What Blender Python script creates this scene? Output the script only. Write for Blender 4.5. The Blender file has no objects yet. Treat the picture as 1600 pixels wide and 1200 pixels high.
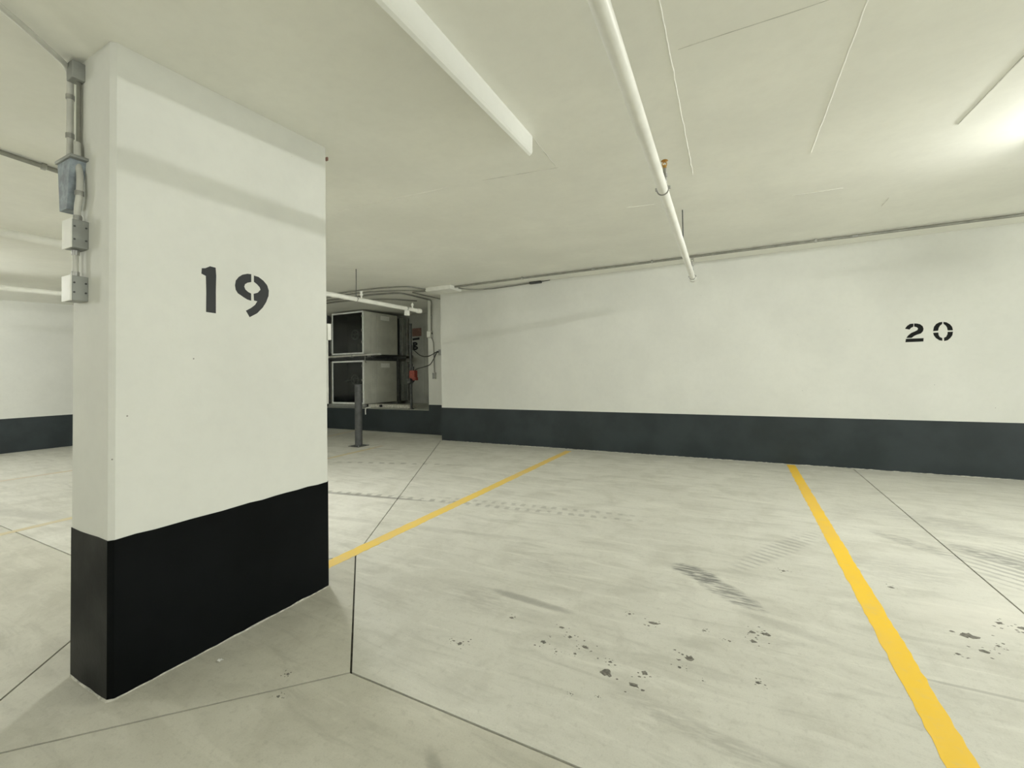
import bpy, bmesh, math, random
from mathutils import Vector, Matrix
random.seed(19)
SC = bpy.context.scene
COL = SC.collection

# ------------------------------------------------------------------ camera
YAW, PITCH, ROLL, FPX = 0.476, 0.022, -0.016, 679.063
def cam_axes():
    F = Vector((-math.sin(YAW), math.cos(YAW), 0)); R = Vector((math.cos(YAW), math.sin(YAW), 0)); U = Vector((0, 0, 1))
    F, U = F * math.cos(PITCH) + U * math.sin(PITCH), U * math.cos(PITCH) - F * math.sin(PITCH)
    R, U = R * math.cos(ROLL) + U * math.sin(ROLL), U * math.cos(ROLL) - R * math.sin(ROLL)
    return R, U, F
cd = bpy.data.cameras.new('camera'); cam = bpy.data.objects.new('camera', cd); COL.objects.link(cam)
R_, U_, F_ = cam_axes()
cam.matrix_world = Matrix(((R_.x, U_.x, -F_.x, 0), (R_.y, U_.y, -F_.y, 0), (R_.z, U_.z, -F_.z, 1.5), (0, 0, 0, 1)))
cd.sensor_fit = 'HORIZONTAL'; cd.sensor_width = 36; cd.lens = FPX / 1600 * 36
cd.shift_y = -31.5 / 1600
cd.clip_start = 0.05
SC.camera = cam

# ------------------------------------------------------------------ world, exposure
w = bpy.data.worlds.new('world'); SC.world = w; w.use_nodes = True
w.node_tree.nodes['Background'].inputs[0].default_value = (0.5, 0.5, 0.47, 1)
w.node_tree.nodes['Background'].inputs[1].default_value = 0.3
SC.view_settings.view_transform = 'Standard'; SC.view_settings.look = 'None'
SC.view_settings.gamma = 1; SC.view_settings.use_curve_mapping = False
SC.view_settings.exposure = 0.31
SC.cycles.use_denoising = True
SC.cycles.max_bounces = 8; SC.cycles.diffuse_bounces = 5; SC.cycles.glossy_bounces = 4
LAMP_POWER = 400.0; HUNG_FILL_POWER = 480.0
LAMP_COLOR = (1.0, 1.01, 0.965)
# added area fill light from the right; the wall there has no opening
ld = bpy.data.lights.new('right_fill_light', 'AREA'); ld.shape = 'RECTANGLE'; ld.size = 4.6; ld.size_y = 2.1; ld.energy = 215; ld.color = (0.97, 1.0, 0.97)
lo = bpy.data.objects.new('right_fill_light', ld); COL.objects.link(lo); lo.location = (8.95, 1.0, 1.25); lo.rotation_euler = (math.pi / 2, 0, math.pi / 2)

def ceil_z(y): return 3.101 + 0.033 * y

# ------------------------------------------------------------------ materials
class NT:
    def __init__(s, name):
        s.m = bpy.data.materials.new(name); s.m.use_nodes = True
        s.t = s.m.node_tree; s.n = s.t.nodes; s.b = s.n['Principled BSDF']
    def new(s, typ, **kw):
        n = s.n.new(typ)
        for k, v in kw.items(): setattr(n, k, v)
        return n
    def put(s, sock, v):
        if hasattr(v, 'default_value') or hasattr(v, 'is_linked'): s.t.links.new(v, sock)
        elif v is not None:
            if isinstance(v, (tuple, list)) and len(v) == 3 and sock.type == 'RGBA': v = (*v, 1)
            sock.default_value = v
    def math(s, op, a, b=None, c=None, clamp=False):
        n = s.new('ShaderNodeMath', operation=op); n.use_clamp = clamp
        s.put(n.inputs[0], a)
        if b is not None: s.put(n.inputs[1], b)
        if c is not None: s.put(n.inputs[2], c)
        return n.outputs[0]
    def vmath(s, op, a, b=None):
        n = s.new('ShaderNodeVectorMath', operation=op); s.put(n.inputs[0], a)
        if b is not None: s.put(n.inputs[1], b)
        return n.outputs['Value'] if op in ('DOT_PRODUCT', 'LENGTH', 'DISTANCE') else n.outputs[0]
    def pos(s): return s.new('ShaderNodeNewGeometry').outputs['Position']
    def noise(s, vec, scale, detail=4, rough=0.55, dist=0.0):
        n = s.new('ShaderNodeTexNoise'); s.put(n.inputs['Vector'], vec); s.put(n.inputs['Scale'], scale)
        n.inputs['Detail'].default_value = detail; n.inputs['Roughness'].default_value = rough; n.inputs['Distortion'].default_value = dist
        return n.outputs['Fac']
    def ramp(s, v, lo, hi, a=0.0, b=1.0, smooth=True):
        n = s.new('ShaderNodeMapRange'); n.interpolation_type = 'SMOOTHSTEP' if smooth else 'LINEAR'
        s.put(n.inputs[0], v)
        for i, q in enumerate((lo, hi, a, b)): s.put(n.inputs[i + 1], q)
        return n.outputs[0]
    def mix(s, f, a, b, blend='MIX'):
        n = s.new('ShaderNodeMix', data_type='RGBA', blend_type=blend)
        s.put(n.inputs[0], f); s.put(n.inputs[6], a); s.put(n.inputs[7], b); return n.outputs[2]
    def bump(s, h, strength=0.2, dist=0.01):
        n = s.new('ShaderNodeBump'); n.inputs['Strength'].default_value = strength; n.inputs['Distance'].default_value = dist
        s.put(n.inputs['Height'], h); s.put(s.b.inputs['Normal'], n.outputs[0])

def simple(name, col, rough=0.6, metal=0.0, var=0.12, scale=8, bump=0.0, spec=0.5):
    t = NT(name); p = t.pos()
    n = t.noise(p, scale, 5)
    f = t.ramp(n, 0.3, 0.7)
    a = tuple(c * (1 - var) for c in col); b = tuple(min(1, c * (1 + var)) for c in col)
    t.put(t.b.inputs['Base Color'], t.mix(f, a, b))
    t.put(t.b.inputs['Roughness'], t.ramp(n, 0.3, 0.7, max(0, rough - 0.06), min(1, rough + 0.06)))
    t.b.inputs['Metallic'].default_value = metal; t.b.inputs['Specular IOR Level'].default_value = spec
    if bump: t.bump(t.noise(p, scale * 6, 4), bump, 0.004)
    return t.m

def plaster(name, col, pits=True, rough=0.75, var=0.035):
    t = NT(name); p = t.pos()
    big = t.ramp(t.noise(p, 1.1, 4), 0.3, 0.7)
    fine = t.noise(p, 14, 6, 0.65)
    c = t.mix(big, tuple(q * (1 - var) for q in col), tuple(min(1, q * (1 + var)) for q in col))
    c = t.mix(t.ramp(fine, 0.35, 0.75, 0, 0.10), c, tuple(q * 0.75 for q in col))
    h = t.noise(p, 45, 5, 0.6)
    if pits:
        v = t.new('ShaderNodeTexVoronoi'); t.put(v.inputs['Vector'], p); v.inputs['Scale'].default_value = 6.5
        hole = t.ramp(v.outputs['Distance'], 0.016, 0.034, 1, 0)
        sep = t.new('ShaderNodeSeparateColor'); t.put(sep.inputs[0], v.outputs['Color'])
        hole = t.math('MULTIPLY', hole, t.ramp(sep.outputs[0], 0.62, 0.66))
        c = t.mix(t.math('MULTIPLY', hole, 0.75), c, (0.12, 0.11, 0.09))
        h = t.math('SUBTRACT', h, t.math('MULTIPLY', hole, 2.0))
    t.put(t.b.inputs['Base Color'], c); t.b.inputs['Roughness'].default_value = rough
    t.b.inputs['Specular IOR Level'].default_value = 0.35
    t.bump(h, 0.10, 0.004)
    return t.m

M = {}
M['white_wall'] = plaster('white_wall_paint', (0.72, 0.725, 0.675))
M['white_ceiling'] = plaster('white_ceiling_paint', (0.87, 0.868, 0.80), pits=False, rough=0.8)
M['grey_concrete'] = plaster('bare_grey_concrete', (0.50, 0.51, 0.46), var=0.16, rough=0.9)
def dado(name, lo, hi, spec=0.4):
    t = NT(name); p = t.pos()
    n = t.ramp(t.noise(p, 1.6, 4), 0.35, 0.65)
    c = t.mix(n, lo, hi)
    chips = t.ramp(t.noise(p, 60, 3), 0.76, 0.8, 0, 0.35)
    t.put(t.b.inputs['Base Color'], t.mix(chips, c, (0.10, 0.10, 0.09)))
    t.put(t.b.inputs['Roughness'], t.ramp(t.noise(p, 2.2, 4), 0.3, 0.7, 0.34, 0.5))
    t.bump(t.noise(p, 40, 4), 0.10, 0.004)
    t.b.inputs['Specular IOR Level'].default_value = spec
    return t.m
M['black_band'] = dado('lighter_black_wall_paint', (0.017, 0.025, 0.028), (0.027, 0.037, 0.041))
M['black_foot'] = dado('deeper_black_column_paint', (0.0025, 0.0032, 0.0034), (0.0045, 0.0055, 0.006), 0.07)  # column band is a deeper black with less gloss than the wall band
M['black_digit'] = simple('black_stencil_paint', (0.014, 0.016, 0.018), 0.6, var=0.3)
M['black_digit_fresh'] = simple('deep_black_stencil_paint', (0.004, 0.005, 0.004), 0.6, var=0.3, spec=0.2)
M['white_steel'] = simple('white_painted_steel', (0.80, 0.80, 0.74), 0.42, var=0.05, scale=6)
M['white_bracket'] = simple('white_plastic', (0.82, 0.82, 0.76), 0.5, var=0.04)
M['galv'] = simple('galvanised_steel', (0.42, 0.42, 0.40), 0.38, 0.85, var=0.2, scale=14)
M['conduit'] = simple('grey_conduit', (0.30, 0.30, 0.27), 0.42, 0.7, var=0.15, scale=10)
M['grey_box'] = simple('grey_box_paint', (0.30, 0.31, 0.29), 0.5, 0.3, var=0.15)
M['pale_conduit'] = simple('paint_flecked_conduit', (0.58, 0.58, 0.53), 0.5, 0.1, var=0.12)
M['blue_grey'] = simple('blue_grey_tape', (0.26, 0.30, 0.33), 0.6, var=0.3, scale=20)
M['dark_steel'] = simple('dark_grey_steel', (0.075, 0.08, 0.078), 0.5, 0.3, var=0.25, scale=12)
M['bollard'] = simple('charcoal_bollard_paint', (0.07, 0.073, 0.072), 0.5, 0.1, var=0.25, scale=9)
M['brass'] = simple('brass', (0.55, 0.33, 0.10), 0.35, 0.9, var=0.2, scale=40)
M['casing'] = simple('beige_sheet_metal', (0.58, 0.58, 0.50), 0.5, 0.0, var=0.08, scale=3)
M['alu'] = simple('bright_aluminium', (0.88, 0.90, 0.87), 0.4, 0.1, var=0.08)
M['black_inside'] = simple('black_interior', (0.012, 0.016, 0.015), 0.6, var=0.3)
M['rubber'] = simple('black_rubber', (0.008, 0.01, 0.01), 0.7, var=0.3)
M['duct'] = simple('dull_duct_sheet', (0.30, 0.32, 0.30), 0.5, 0.4, var=0.25, scale=5)
M['red'] = simple('red_valve_enamel', (0.30, 0.06, 0.04), 0.45, var=0.3, scale=25)
M['faded_red'] = simple('faded_red_print', (0.25, 0.145, 0.115), 0.8, var=0.25, scale=25)
M['wire'] = simple('dark_cable', (0.03, 0.032, 0.03), 0.6)
M['label'] = simple('white_label', (0.88, 0.88, 0.82), 0.6, var=0.08, scale=60)
M['caulk'] = simple('pale_mortar', (0.50, 0.49, 0.43), 0.9, var=0.3, scale=30, bump=0.4)
M['mud'] = simple('dried_dirt', (0.19, 0.182, 0.155), 0.95, var=0.35, scale=60, bump=0.5)
M['paper'] = simple('white_paper', (0.8, 0.8, 0.76), 0.8)
M['joint'] = simple('dirty_joint', (0.10, 0.098, 0.085), 0.95, var=0.3, scale=20)
def yellow(name, col, wear, bb=1.3):
    t = NT(name); p = t.pos()
    n = t.noise(p, 26, 6, 0.7); big = t.ramp(t.noise(p, 0.9, 2), 0.42, 0.56)
    c = t.mix(big, col, tuple(q * k for q, k in zip(col, (0.96, 0.965, bb))))
    c = t.mix(t.ramp(n, 0.5, 0.8, 0, wear), c, (0.55, 0.53, 0.44)); c = t.mix(t.ramp(t.noise(p, 2.5, 5, 0.7), 0.5, 0.75, 0, wear * 1.4), c, (0.62, 0.57, 0.40))
    t.put(t.b.inputs['Base Color'], c); t.b.inputs['Roughness'].default_value = 0.6
    t.bump(t.noise(p, 60, 4), 0.15, 0.003)
    return t.m
M['yellow'] = yellow('yellow_line_paint', (0.93, 0.60, 0.035), 0.2, 2.2)
M['yellow_worn'] = yellow('worn_yellow_line_paint', (0.84, 0.60, 0.12), 0.45)
M['yellow_faded'] = yellow('faded_line_paint', (0.62, 0.54, 0.32), 0.9)
def glass():
    t = NT('dark_glass'); p = t.pos()
    t.b.inputs['Base Color'].default_value = (0.35, 0.40, 0.38, 1); t.b.inputs['Transmission Weight'].default_value = 1.0
    t.put(t.b.inputs['Roughness'], t.ramp(t.noise(p, 3, 3), 0.3, 0.7, 0.05, 0.16)); t.b.inputs['IOR'].default_value = 1.45
    return t.m
M['glass'] = glass()
def lamp(name, power):
    t = NT(name)
    t.b.inputs['Base Color'].default_value = (0.8, 0.8, 0.8, 1)
    t.b.inputs['Emission Color'].default_value = (*LAMP_COLOR, 1); t.b.inputs['Emission Strength'].default_value = power
    return t.m
M['lamp'] = lamp('lit_lamp_tube', LAMP_POWER); M['lamp_bright'] = lamp('lit_hung_fill_tube', HUNG_FILL_POWER)

def floor_mat(name, tone):
    t = NT(name); p = t.pos()
    big = t.ramp(t.noise(p, 0.55, 4, 0.6), 0.3, 0.7)
    mid = t.noise(p, 2.6, 6, 0.62, 0.6)
    fine = t.noise(p, 30, 5, 0.7)
    st_v = t.vmath('MULTIPLY', p, (1.0, 5.5, 1.0))
    streak = t.noise(st_v, 1.6, 6, 0.62, 0.9)
    c = t.mix(big, (0.62, 0.612, 0.545), (0.70, 0.692, 0.625))
    c = t.mix(t.ramp(mid, 0.42, 0.70, 0, 0.50), c, (0.50, 0.49, 0.425))
    c = t.mix(t.ramp(streak, 0.50, 0.70, 0, 0.55), c, (0.48, 0.475, 0.415))
    c = t.mix(t.ramp(streak, 0.32, 0.46, 0.45, 0), c, (0.78, 0.77, 0.70))
    c = t.mix(t.ramp(fine, 0.5, 0.75, 0, 0.30), c, (0.36, 0.35, 0.30))
    c = t.mix(t.ramp(t.noise(p, 140, 3, 0.7), 0.52, 0.75, 0, 0.30), c, (0.33, 0.32, 0.28))
    c = t.mix(t.ramp(t.noise(p, 70, 4, 0.7), 0.30, 0.42, 0.25, 0), c, (0.80, 0.79, 0.73))
    GC = {}
    warp = t.math('SUBTRACT', t.noise(p, 7, 4, 0.7), 0.5)
    def ell(cx, cy, rx, ry, ang, soft=0.5, rough=1.2):
        d = t.vmath('SUBTRACT', p, (cx, cy, 0))
        a = math.radians(ang)
        u = t.vmath('DOT_PRODUCT', d, (math.cos(a) , math.sin(a) , 0))
        v = t.vmath('DOT_PRODUCT', d, (-math.sin(a), math.cos(a), 0))
        un = t.math('DIVIDE', u, rx); vn = t.math('DIVIDE', v, ry)
        r = t.math('ADD', t.math('MULTIPLY', un, un), t.math('MULTIPLY', vn, vn))
        r = t.math('ADD', r, t.math('MULTIPLY', warp, rough))
        return t.ramp(r, 1.0 - soft, 1.0 + soft * 0.4, 1, 0), u, v
    def mark(c, cx, cy, rx, ry, ang, strength, col=(0.16, 0.16, 0.145), soft=0.7, tread=None, grain=None, rough=1.2):
        m, u, v = ell(cx, cy, rx, ry, ang, soft, rough)
        if tread:   # tyre tread: cross bars with a period along the track
            ph = t.math('ADD', t.math('MULTIPLY', u, 2 * math.pi / tread), t.math('MULTIPLY', v, 6.0))
            wv = t.ramp(t.math('ADD', t.math('SINE', ph), t.math('MULTIPLY', warp, 5.0)), -0.2, 0.7)
            m = t.math('MULTIPLY', m, wv)
        if grain:   # brushed streaks running across the mark
            if grain not in GC: GC[grain] = t.ramp(t.noise(t.vmath('MULTIPLY', p, grain), 4, 3, 0.6), 0.36, 0.62)
            g = GC[grain]
            m = t.math('MULTIPLY', m, g)
        return t.mix(t.math('MULTIPLY', m, strength, clamp=True), c, col)
    # pale patches and dark scrubs in stall 20
    c = mark(c, 1.30, 3.62, 0.42, 0.22, 20, 0.55, (0.74, 0.72, 0.65), 1.0)
    c = mark(c, 1.75, 4.3, 0.75, 0.55, 0, 0.35, (0.70, 0.69, 0.63), 1.0)
    c = mark(c, -0.30, 3.50, 0.20, 0.10, -30, 0.95, (0.17, 0.17, 0.16), 0.6, grain=(2, 12, 1))
    c = mark(c, -0.10, 3.30, 0.30, 0.10, -42, 0.75, (0.17, 0.17, 0.16), 0.7, grain=(2, 12, 1))
    c = mark(c, 0.28, 4.25, 0.72, 0.11, 60, 0.42, (0.26, 0.26, 0.24), 0.8, tread=0.075, rough=1.4)
    c = mark(c, 1.30, 4.85, 0.36, 0.10, -48, 0.5, (0.19, 0.19, 0.17), 0.9, grain=(2, 9, 1))
    c = mark(c, 1.78, 4.75, 0.40, 0.13, -42, 0.7, (0.17, 0.17, 0.155), 0.9, grain=(2, 12, 1))
    c = mark(c, 1.95, 4.55, 0.55, 0.50, 45, 0.55, (0.24, 0.24, 0.22), 0.9, tread=0.085, rough=1.6)
    c = mark(c, 1.75, 5.6, 0.7, 0.25, -25, 0.35, (0.27, 0.27, 0.25), 1.0, grain=(2, 9, 1))
    c = mark(c, 1.05, 4.2, 0.40, 0.25, 0, 0.25, (0.3, 0.3, 0.27), 1.0, grain=(2, 9, 1))
    # tyre tracks crossing the far stall and the aisle
    c = mark(c, -4.35, 3.98, 1.15, 0.045, 9, 0.65, (0.20, 0.195, 0.17), 0.6, rough=0.5)
    c = mark(c, -3.9, 4.10, 1.5, 0.06, 9, 0.5, (0.20, 0.195, 0.17), 0.5, tread=0.15, rough=0.4)
    c = mark(c, -2.1, 4.33, 1.3, 0.05, 7, 0.36, (0.22, 0.215, 0.19), 0.5, tread=0.12, rough=0.4)
    c = mark(c, -2.1, 4.48, 1.3, 0.05, 7, 0.32, (0.22, 0.215, 0.19), 0.5, tread=0.12, rough=0.4)
    c = mark(c, -5.3, 5.66, 1.2, 0.055, 17, 0.5, (0.20, 0.195, 0.17), 0.5, tread=0.2, rough=0.4)
    c = mark(c, -3.2, 3.35, 1.9, 0.05, 8, 0.20, (0.27, 0.26, 0.22), 0.9)
    # soft scuffs in the middle of the stall
    c = mark(c, -1.25, 2.62, 0.34, 0.04, -4, 0.55, (0.22, 0.215, 0.19), 0.9)
    c = mark(c, -1.55, 2.50, 0.30, 0.16, -10, 0.25, (0.27, 0.265, 0.23), 1.0, grain=(2, 9, 1))
    c = mark(c, -1.35, 3.15, 0.42, 0.13, 10, 0.22, (0.25, 0.245, 0.21), 1.0, grain=(2, 12, 1))
    c = mark(c, 0.20, 3.0, 0.35, 0.05, -20, 0.22, (0.25, 0.245, 0.21), 1.0)
    c = mark(c, 1.02, 2.79, 0.34, 0.012, 1, 0.4, (0.25, 0.245, 0.21), 0.8)
    c = mark(c, -0.05, 1.95, 0.55, 0.07, -12, 0.35, (0.27, 0.265, 0.23), 1.0, grain=(2, 9, 1))
    c = mark(c, 0.45, 1.85, 0.45, 0.09, -15, 0.30, (0.27, 0.265, 0.23), 1.0)
    c = mark(c, -1.05, 1.35, 0.12, 0.03, -40, 0.45, (0.24, 0.235, 0.20), 1.0)
    c = mark(c, -3.2, 1.15, 0.35, 0.30, 40, 0.22, (0.26, 0.25, 0.21), 1.0)
    # dirty drift at the foot of the recess and along the far aisle
    c = mark(c, -8.6, 7.9, 2.6, 0.45, 0, 0.30, (0.26, 0.25, 0.21), 1.0)
    c = mark(c, -6.5, 6.7, 0.5, 0.05, 5, 0.35, (0.22, 0.21, 0.18), 0.9)
    c = mark(c, -7.0, 1.9, 1.6, 0.12, 12, 0.25, (0.26, 0.255, 0.22), 1.0)
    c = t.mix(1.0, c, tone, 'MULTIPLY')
    t.put(t.b.inputs['Base Color'], c)
    t.put(t.b.inputs['Roughness'], t.ramp(mid, 0.3, 0.7, 0.48, 0.66))
    t.b.inputs['Specular IOR Level'].default_value = 0.4
    t.bump(t.math('ADD', t.math('MULTIPLY', fine, 0.5), streak), 0.10, 0.006)
    return t.m
M['floor'] = floor_mat('worn_grey_concrete_floor', (1, 1, 1)); M['floor_aisle'] = floor_mat('darker_grey_concrete_floor', (0.88, 0.87, 0.83))  # aisle and diamond slabs are multiplied by a darker tone

# ------------------------------------------------------------------ mesh helper
ORG = {}
class MB:
    def __init__(s): s.v = []; s.f = []; s.sm = []
    def add(s, vs, fs, smooth=False):
        o = len(s.v); s.v += [Vector(q) for q in vs]
        s.f += [tuple(i + o for i in f) for f in fs]; s.sm += [smooth] * len(fs); return s
    def box(s, a, b, ztop=None):
        x0, y0, z0 = a; x1, y1, z1 = b
        zt = ztop or (lambda y: z1)
        vs = [(x0, y0, z0), (x1, y0, z0), (x1, y1, z0), (x0, y1, z0), (x0, y0, zt(y0)), (x1, y0, zt(y0)), (x1, y1, zt(y1)), (x0, y1, zt(y1))]
        return s.add(vs, [(3, 2, 1, 0), (4, 5, 6, 7), (0, 1, 5, 4), (1, 2, 6, 5), (2, 3, 7, 6), (3, 0, 4, 7)])
    def bevel_box(s, a, b, r=0.006):
        bm = bmesh.new(); bmesh.ops.create_cube(bm, size=1)
        for v in bm.verts: v.co = Vector([a[i] + (v.co[i] + 0.5) * (b[i] - a[i]) for i in range(3)])
        bmesh.ops.bevel(bm, geom=bm.edges[:], offset=r, segments=2, profile=0.6, affect='EDGES', clamp_overlap=True)
        bm.verts.index_update(); s.add([v.co.copy() for v in bm.verts], [[v.index for v in f.verts] for f in bm.faces]); bm.free(); return s
    def prism(s, poly, axis, lo, hi):
        """poly: 2-D points; extruded along axis from lo to hi"""
        def P(q, h):
            if axis == 2: return (q[0], q[1], h)
            if axis == 1: return (q[0], h, q[1])
            return (h, q[0], q[1])
        n = len(poly)
        vs = [P(q, lo) for q in poly] + [P(q, hi) for q in poly]
        fs = [tuple(range(n)), tuple(range(2 * n - 1, n - 1, -1))] + [(i, i + n, (i + 1) % n + n, (i + 1) % n) for i in range(n)]
        return s.add(vs, fs)
    def tube(s, path, r, n=12, cap=True, radii=None):
        path = [Vector(q) for q in path]; m = len(path)
        T = []
        for i in range(m):
            d = (path[min(i + 1, m - 1)] - path[max(i - 1, 0)]); T.append(d.normalized())
        up = Vector((0, 0, 1)) if abs(T[0].z) < 0.9 else Vector((0, 1, 0))
        x = T[0].cross(up).normalized(); vs = []
        for i in range(m):
            x = (x - T[i] * x.dot(T[i])).normalized(); y = T[i].cross(x)
            rr = radii[i] if radii else r
            for k in range(n):
                a = 2 * math.pi * k / n; vs.append(path[i] + (x * math.cos(a) + y * math.sin(a)) * rr)
        fs = [(i * n + k, i * n + (k + 1) % n, (i + 1) * n + (k + 1) % n, (i + 1) * n + k) for i in range(m - 1) for k in range(n)]
        s.add(vs, fs, True)
        if cap:
            o = len(s.v) - m * n
            s.f += [tuple(o + k for k in range(n - 1, -1, -1)), tuple(o + (m - 1) * n + k for k in range(n))]; s.sm += [False, False]
        return s
    def ring(s, c, axis, R, r, n=24, k=8, a0=0, a1=2 * math.pi):
        axis = Vector(axis).normalized(); up = Vector((0, 0, 1)) if abs(axis.z) < 0.9 else Vector((0, 1, 0))
        x = axis.cross(up).normalized(); y = x.cross(axis)
        full = abs(a1 - a0 - 2 * math.pi) < 1e-6
        return s.tube([Vector(c) + (x * math.cos(a0 + (a1 - a0) * i / n) + y * math.sin(a0 + (a1 - a0) * i / n)) * R for i in range(n + 1)], r, k, cap=not full)
    def build(s, name, mat, parent=None):
        o0 = ORG.get(parent.name, Vector((0, 0, 0))) if parent else Vector((0, 0, 0))
        me = bpy.data.meshes.new(name); me.from_pydata([v - o0 for v in s.v], [], s.f)
        me.polygons.foreach_set('use_smooth', s.sm)
        bm = bmesh.new(); bm.from_mesh(me); bmesh.ops.recalc_face_normals(bm, faces=bm.faces[:]); bm.to_mesh(me); bm.free()
        if any(s.sm):
            try: me.set_sharp_from_angle(angle=math.radians(40))
            except Exception: pass
        me.materials.append(mat)
        o = bpy.data.objects.new(name, me); COL.objects.link(o)
        if parent: o.parent = parent
        ORG[o.name] = o0
        return o
def tag(o, label=None, cat=None, group=None, kind=None):
    for k, v in (('label', label), ('category', cat), ('group', group), ('kind', kind)):
        if v: o[k] = v
    return o
def empty(name, loc, label, cat, group=None):
    o = bpy.data.objects.new(name, None); COL.objects.link(o); o.location = loc; o.empty_display_size = 0.1
    ORG[o.name] = Vector(loc); return tag(o, label, cat, group)
def smooth_path(pts, n=8):
    P = [Vector(q) for q in pts]; P = [2 * P[0] - P[1]] + P + [2 * P[-1] - P[-2]]; out = []
    for i in range(1, len(P) - 2):
        for k in range(n):
            u = k / n; a, b, c, d = P[i - 1:i + 3]
            out.append(0.5 * (2 * b + (c - a) * u + (2 * a - 5 * b + 4 * c - d) * u * u + (3 * b - a - 3 * c + d) * u ** 3))
    return out + [P[-2]]
def bend_path(pts, r=0.12, n=6):
    """polyline with rounded corners (conduit bends)"""
    P = [Vector(q) for q in pts]; out = [P[0]]
    for i in range(1, len(P) - 1):
        a = (P[i - 1] - P[i]); b = (P[i + 1] - P[i]); q = min(r, a.length * 0.45, b.length * 0.45)
        p0 = P[i] + a.normalized() * q; p1 = P[i] + b.normalized() * q
        for k in range(n + 1):
            u = k / n; out.append(p0 * (1 - u) ** 2 + P[i] * 2 * u * (1 - u) + p1 * u * u)
    return out + [P[-1]]
def struct(name, mb, mat, parent=None, label=None):
    o = mb.build(name, mat, parent)
    if not parent: o['kind'] = 'structure'
    if label: o['label'] = label
    return o

# ------------------------------------------------------------------ floor: slabs between sawn joints
XL, XR, YF, YB, YR, YE = -13.6, 9.0, -7.0, 8.1, 8.78, 11.0
G = 0.0055
def inset(poly, g):
    n = len(poly); area = sum(poly[i][0] * poly[(i + 1) % n][1] - poly[(i + 1) % n][0] * poly[i][1] for i in range(n))
    if area < 0: poly = poly[::-1]
    out = []
    for i in range(n):
        p0, p1, p2 = Vector(poly[i - 1]), Vector(poly[i]), Vector(poly[(i + 1) % n])
        d0 = (p1 - p0).normalized(); d1 = (p2 - p1).normalized()
        n0 = Vector((-d0.y, d0.x)); n1 = Vector((-d1.y, d1.x)); b = n0 + n1
        out.append(tuple(p1 + b * (g / max(0.2, 1 + n0.dot(n1)))))
    return out
floor = struct('floor', MB().box((XL, YF, -0.3), (XR, YR + 0.02, -0.014)), M['joint'])
JX, JY = 1.51, 1.6
dR, dT, dL, dB = (-1.77, 1.6), (-2.866, 2.65), (-3.94, 1.6), (-2.85, 0.45)
corner = (-6.03, 8.1)
slabs = [
    [dR, dT, dL, dB],
    [dR, (JX, JY), (JX, YB), corner, dT],
    [dL, dT, corner, (-6.03, YR), (XL, YR), (XL, JY)],
    [(JX, JY), (XR, JY), (XR, YB), (JX, YB)],
    [(JX, YF), (XR, YF), (XR, JY), (JX, JY)],
    [(XL, YF), (JX, YF), (JX, JY), dR, dB, dL, (XL, JY)],
]
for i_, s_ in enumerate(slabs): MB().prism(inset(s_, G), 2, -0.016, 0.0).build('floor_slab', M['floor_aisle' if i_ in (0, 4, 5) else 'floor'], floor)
def line(x0, y0, x1, y1, wd, mat, label):
    d = Vector((x1 - x0, y1 - y0)).normalized(); n = Vector((-d.y, d.x)) * wd / 2
    N = 140; L = []; Rr = []
    for i in range(N + 1):
        q = Vector((x0, y0)).lerp(Vector((x1, y1)), i / N)
        L.append(tuple(q + n * (1 + random.uniform(-0.09, 0.09)))); Rr.append(tuple(q - n * (1 + random.uniform(-0.09, 0.09))))
    mb = MB()
    vs = [(a[0], a[1], z) for z in (0.0003, 0.0016) for a in L + Rr]; K = 2 * (N + 1); fs = []
    for i in range(N):
        fs += [(K + i, K + i + 1, K + N + 1 + i + 1, K + N + 1 + i), (i, i + 1, K + i + 1, K + i), (N + 1 + i, N + 2 + i, K + N + 2 + i, K + N + 1 + i)]
    mb.add(vs, fs); return tag(mb.build('parking_line', mat, floor), label)
line(0.716, 0.6, 0.722, 8.06, 0.112, M['yellow'], 'yellow painted bay line ending at the wall left of number 20')
line(-2.93, 2.21, -2.885, 7.9, 0.125, M['yellow_worn'], 'worn yellow bay line running from the column to the wall')
line(-6.40, 0.5, -6.74, 7.0, 0.10, M['yellow_faded'], 'faded yellow bay line passing behind the column')
line(-9.95, 0.5, -9.85, 3.6, 0.10, M['yellow_faded'], 'faded line at far left')
line(-9.02, 7.3, -9.38, 8.7, 0.09, M['yellow_faded'], 'faded line running up to the dark sill')
# dried dirt crumbs
mb = MB()
spots = [(-0.254, 2.459, 0.027), (-0.292, 2.363, 0.012), (-0.442, 2.242, 0.021), (0.111, 2.865, 0.027), (0.044, 2.855, 0.018), (0.048, 2.762, 0.021), (-0.069, 2.708, 0.012), (-0.475, 2.705, 0.023), (0.056, 2.408, 0.015), (-0.18, 2.308, 0.006), (1.113, 3.333, 0.041), (1.125, 3.186, 0.02), (0.992, 3.1, 0.013), (1.329, 3.572, 0.024), (1.414, 3.557, 0.024), (1.21, 3.277, 0.013), (0.275, 3.815, 0.018), (-0.201, 2.753, 0.01), (0.901, 3.838, 0.018), (-1.406, 2.037, 0.02), (-1.45, 2.044, 0.009), (-1.263, 2.39, 0.014), (-0.994, 2.253, 0.019), (-0.875, 2.361, 0.015), (-0.771, 2.31, 0.02), (-0.898, 2.207, 0.009), (-0.801, 2.233, 0.011), (-0.611, 2.16, 0.034), (-0.471, 2.134, 0.027), (-0.724, 1.948, 0.006), (-0.603, 1.985, 0.006), (-0.615, 2.249, 0.012), (-0.949, 2.427, 0.016), (-0.623, 2.743, 0.011), (-0.975, 2.313, 0.006), (-2.05, 1.45, 0.012), (-1.95, 1.33, 0.01)]
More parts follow.
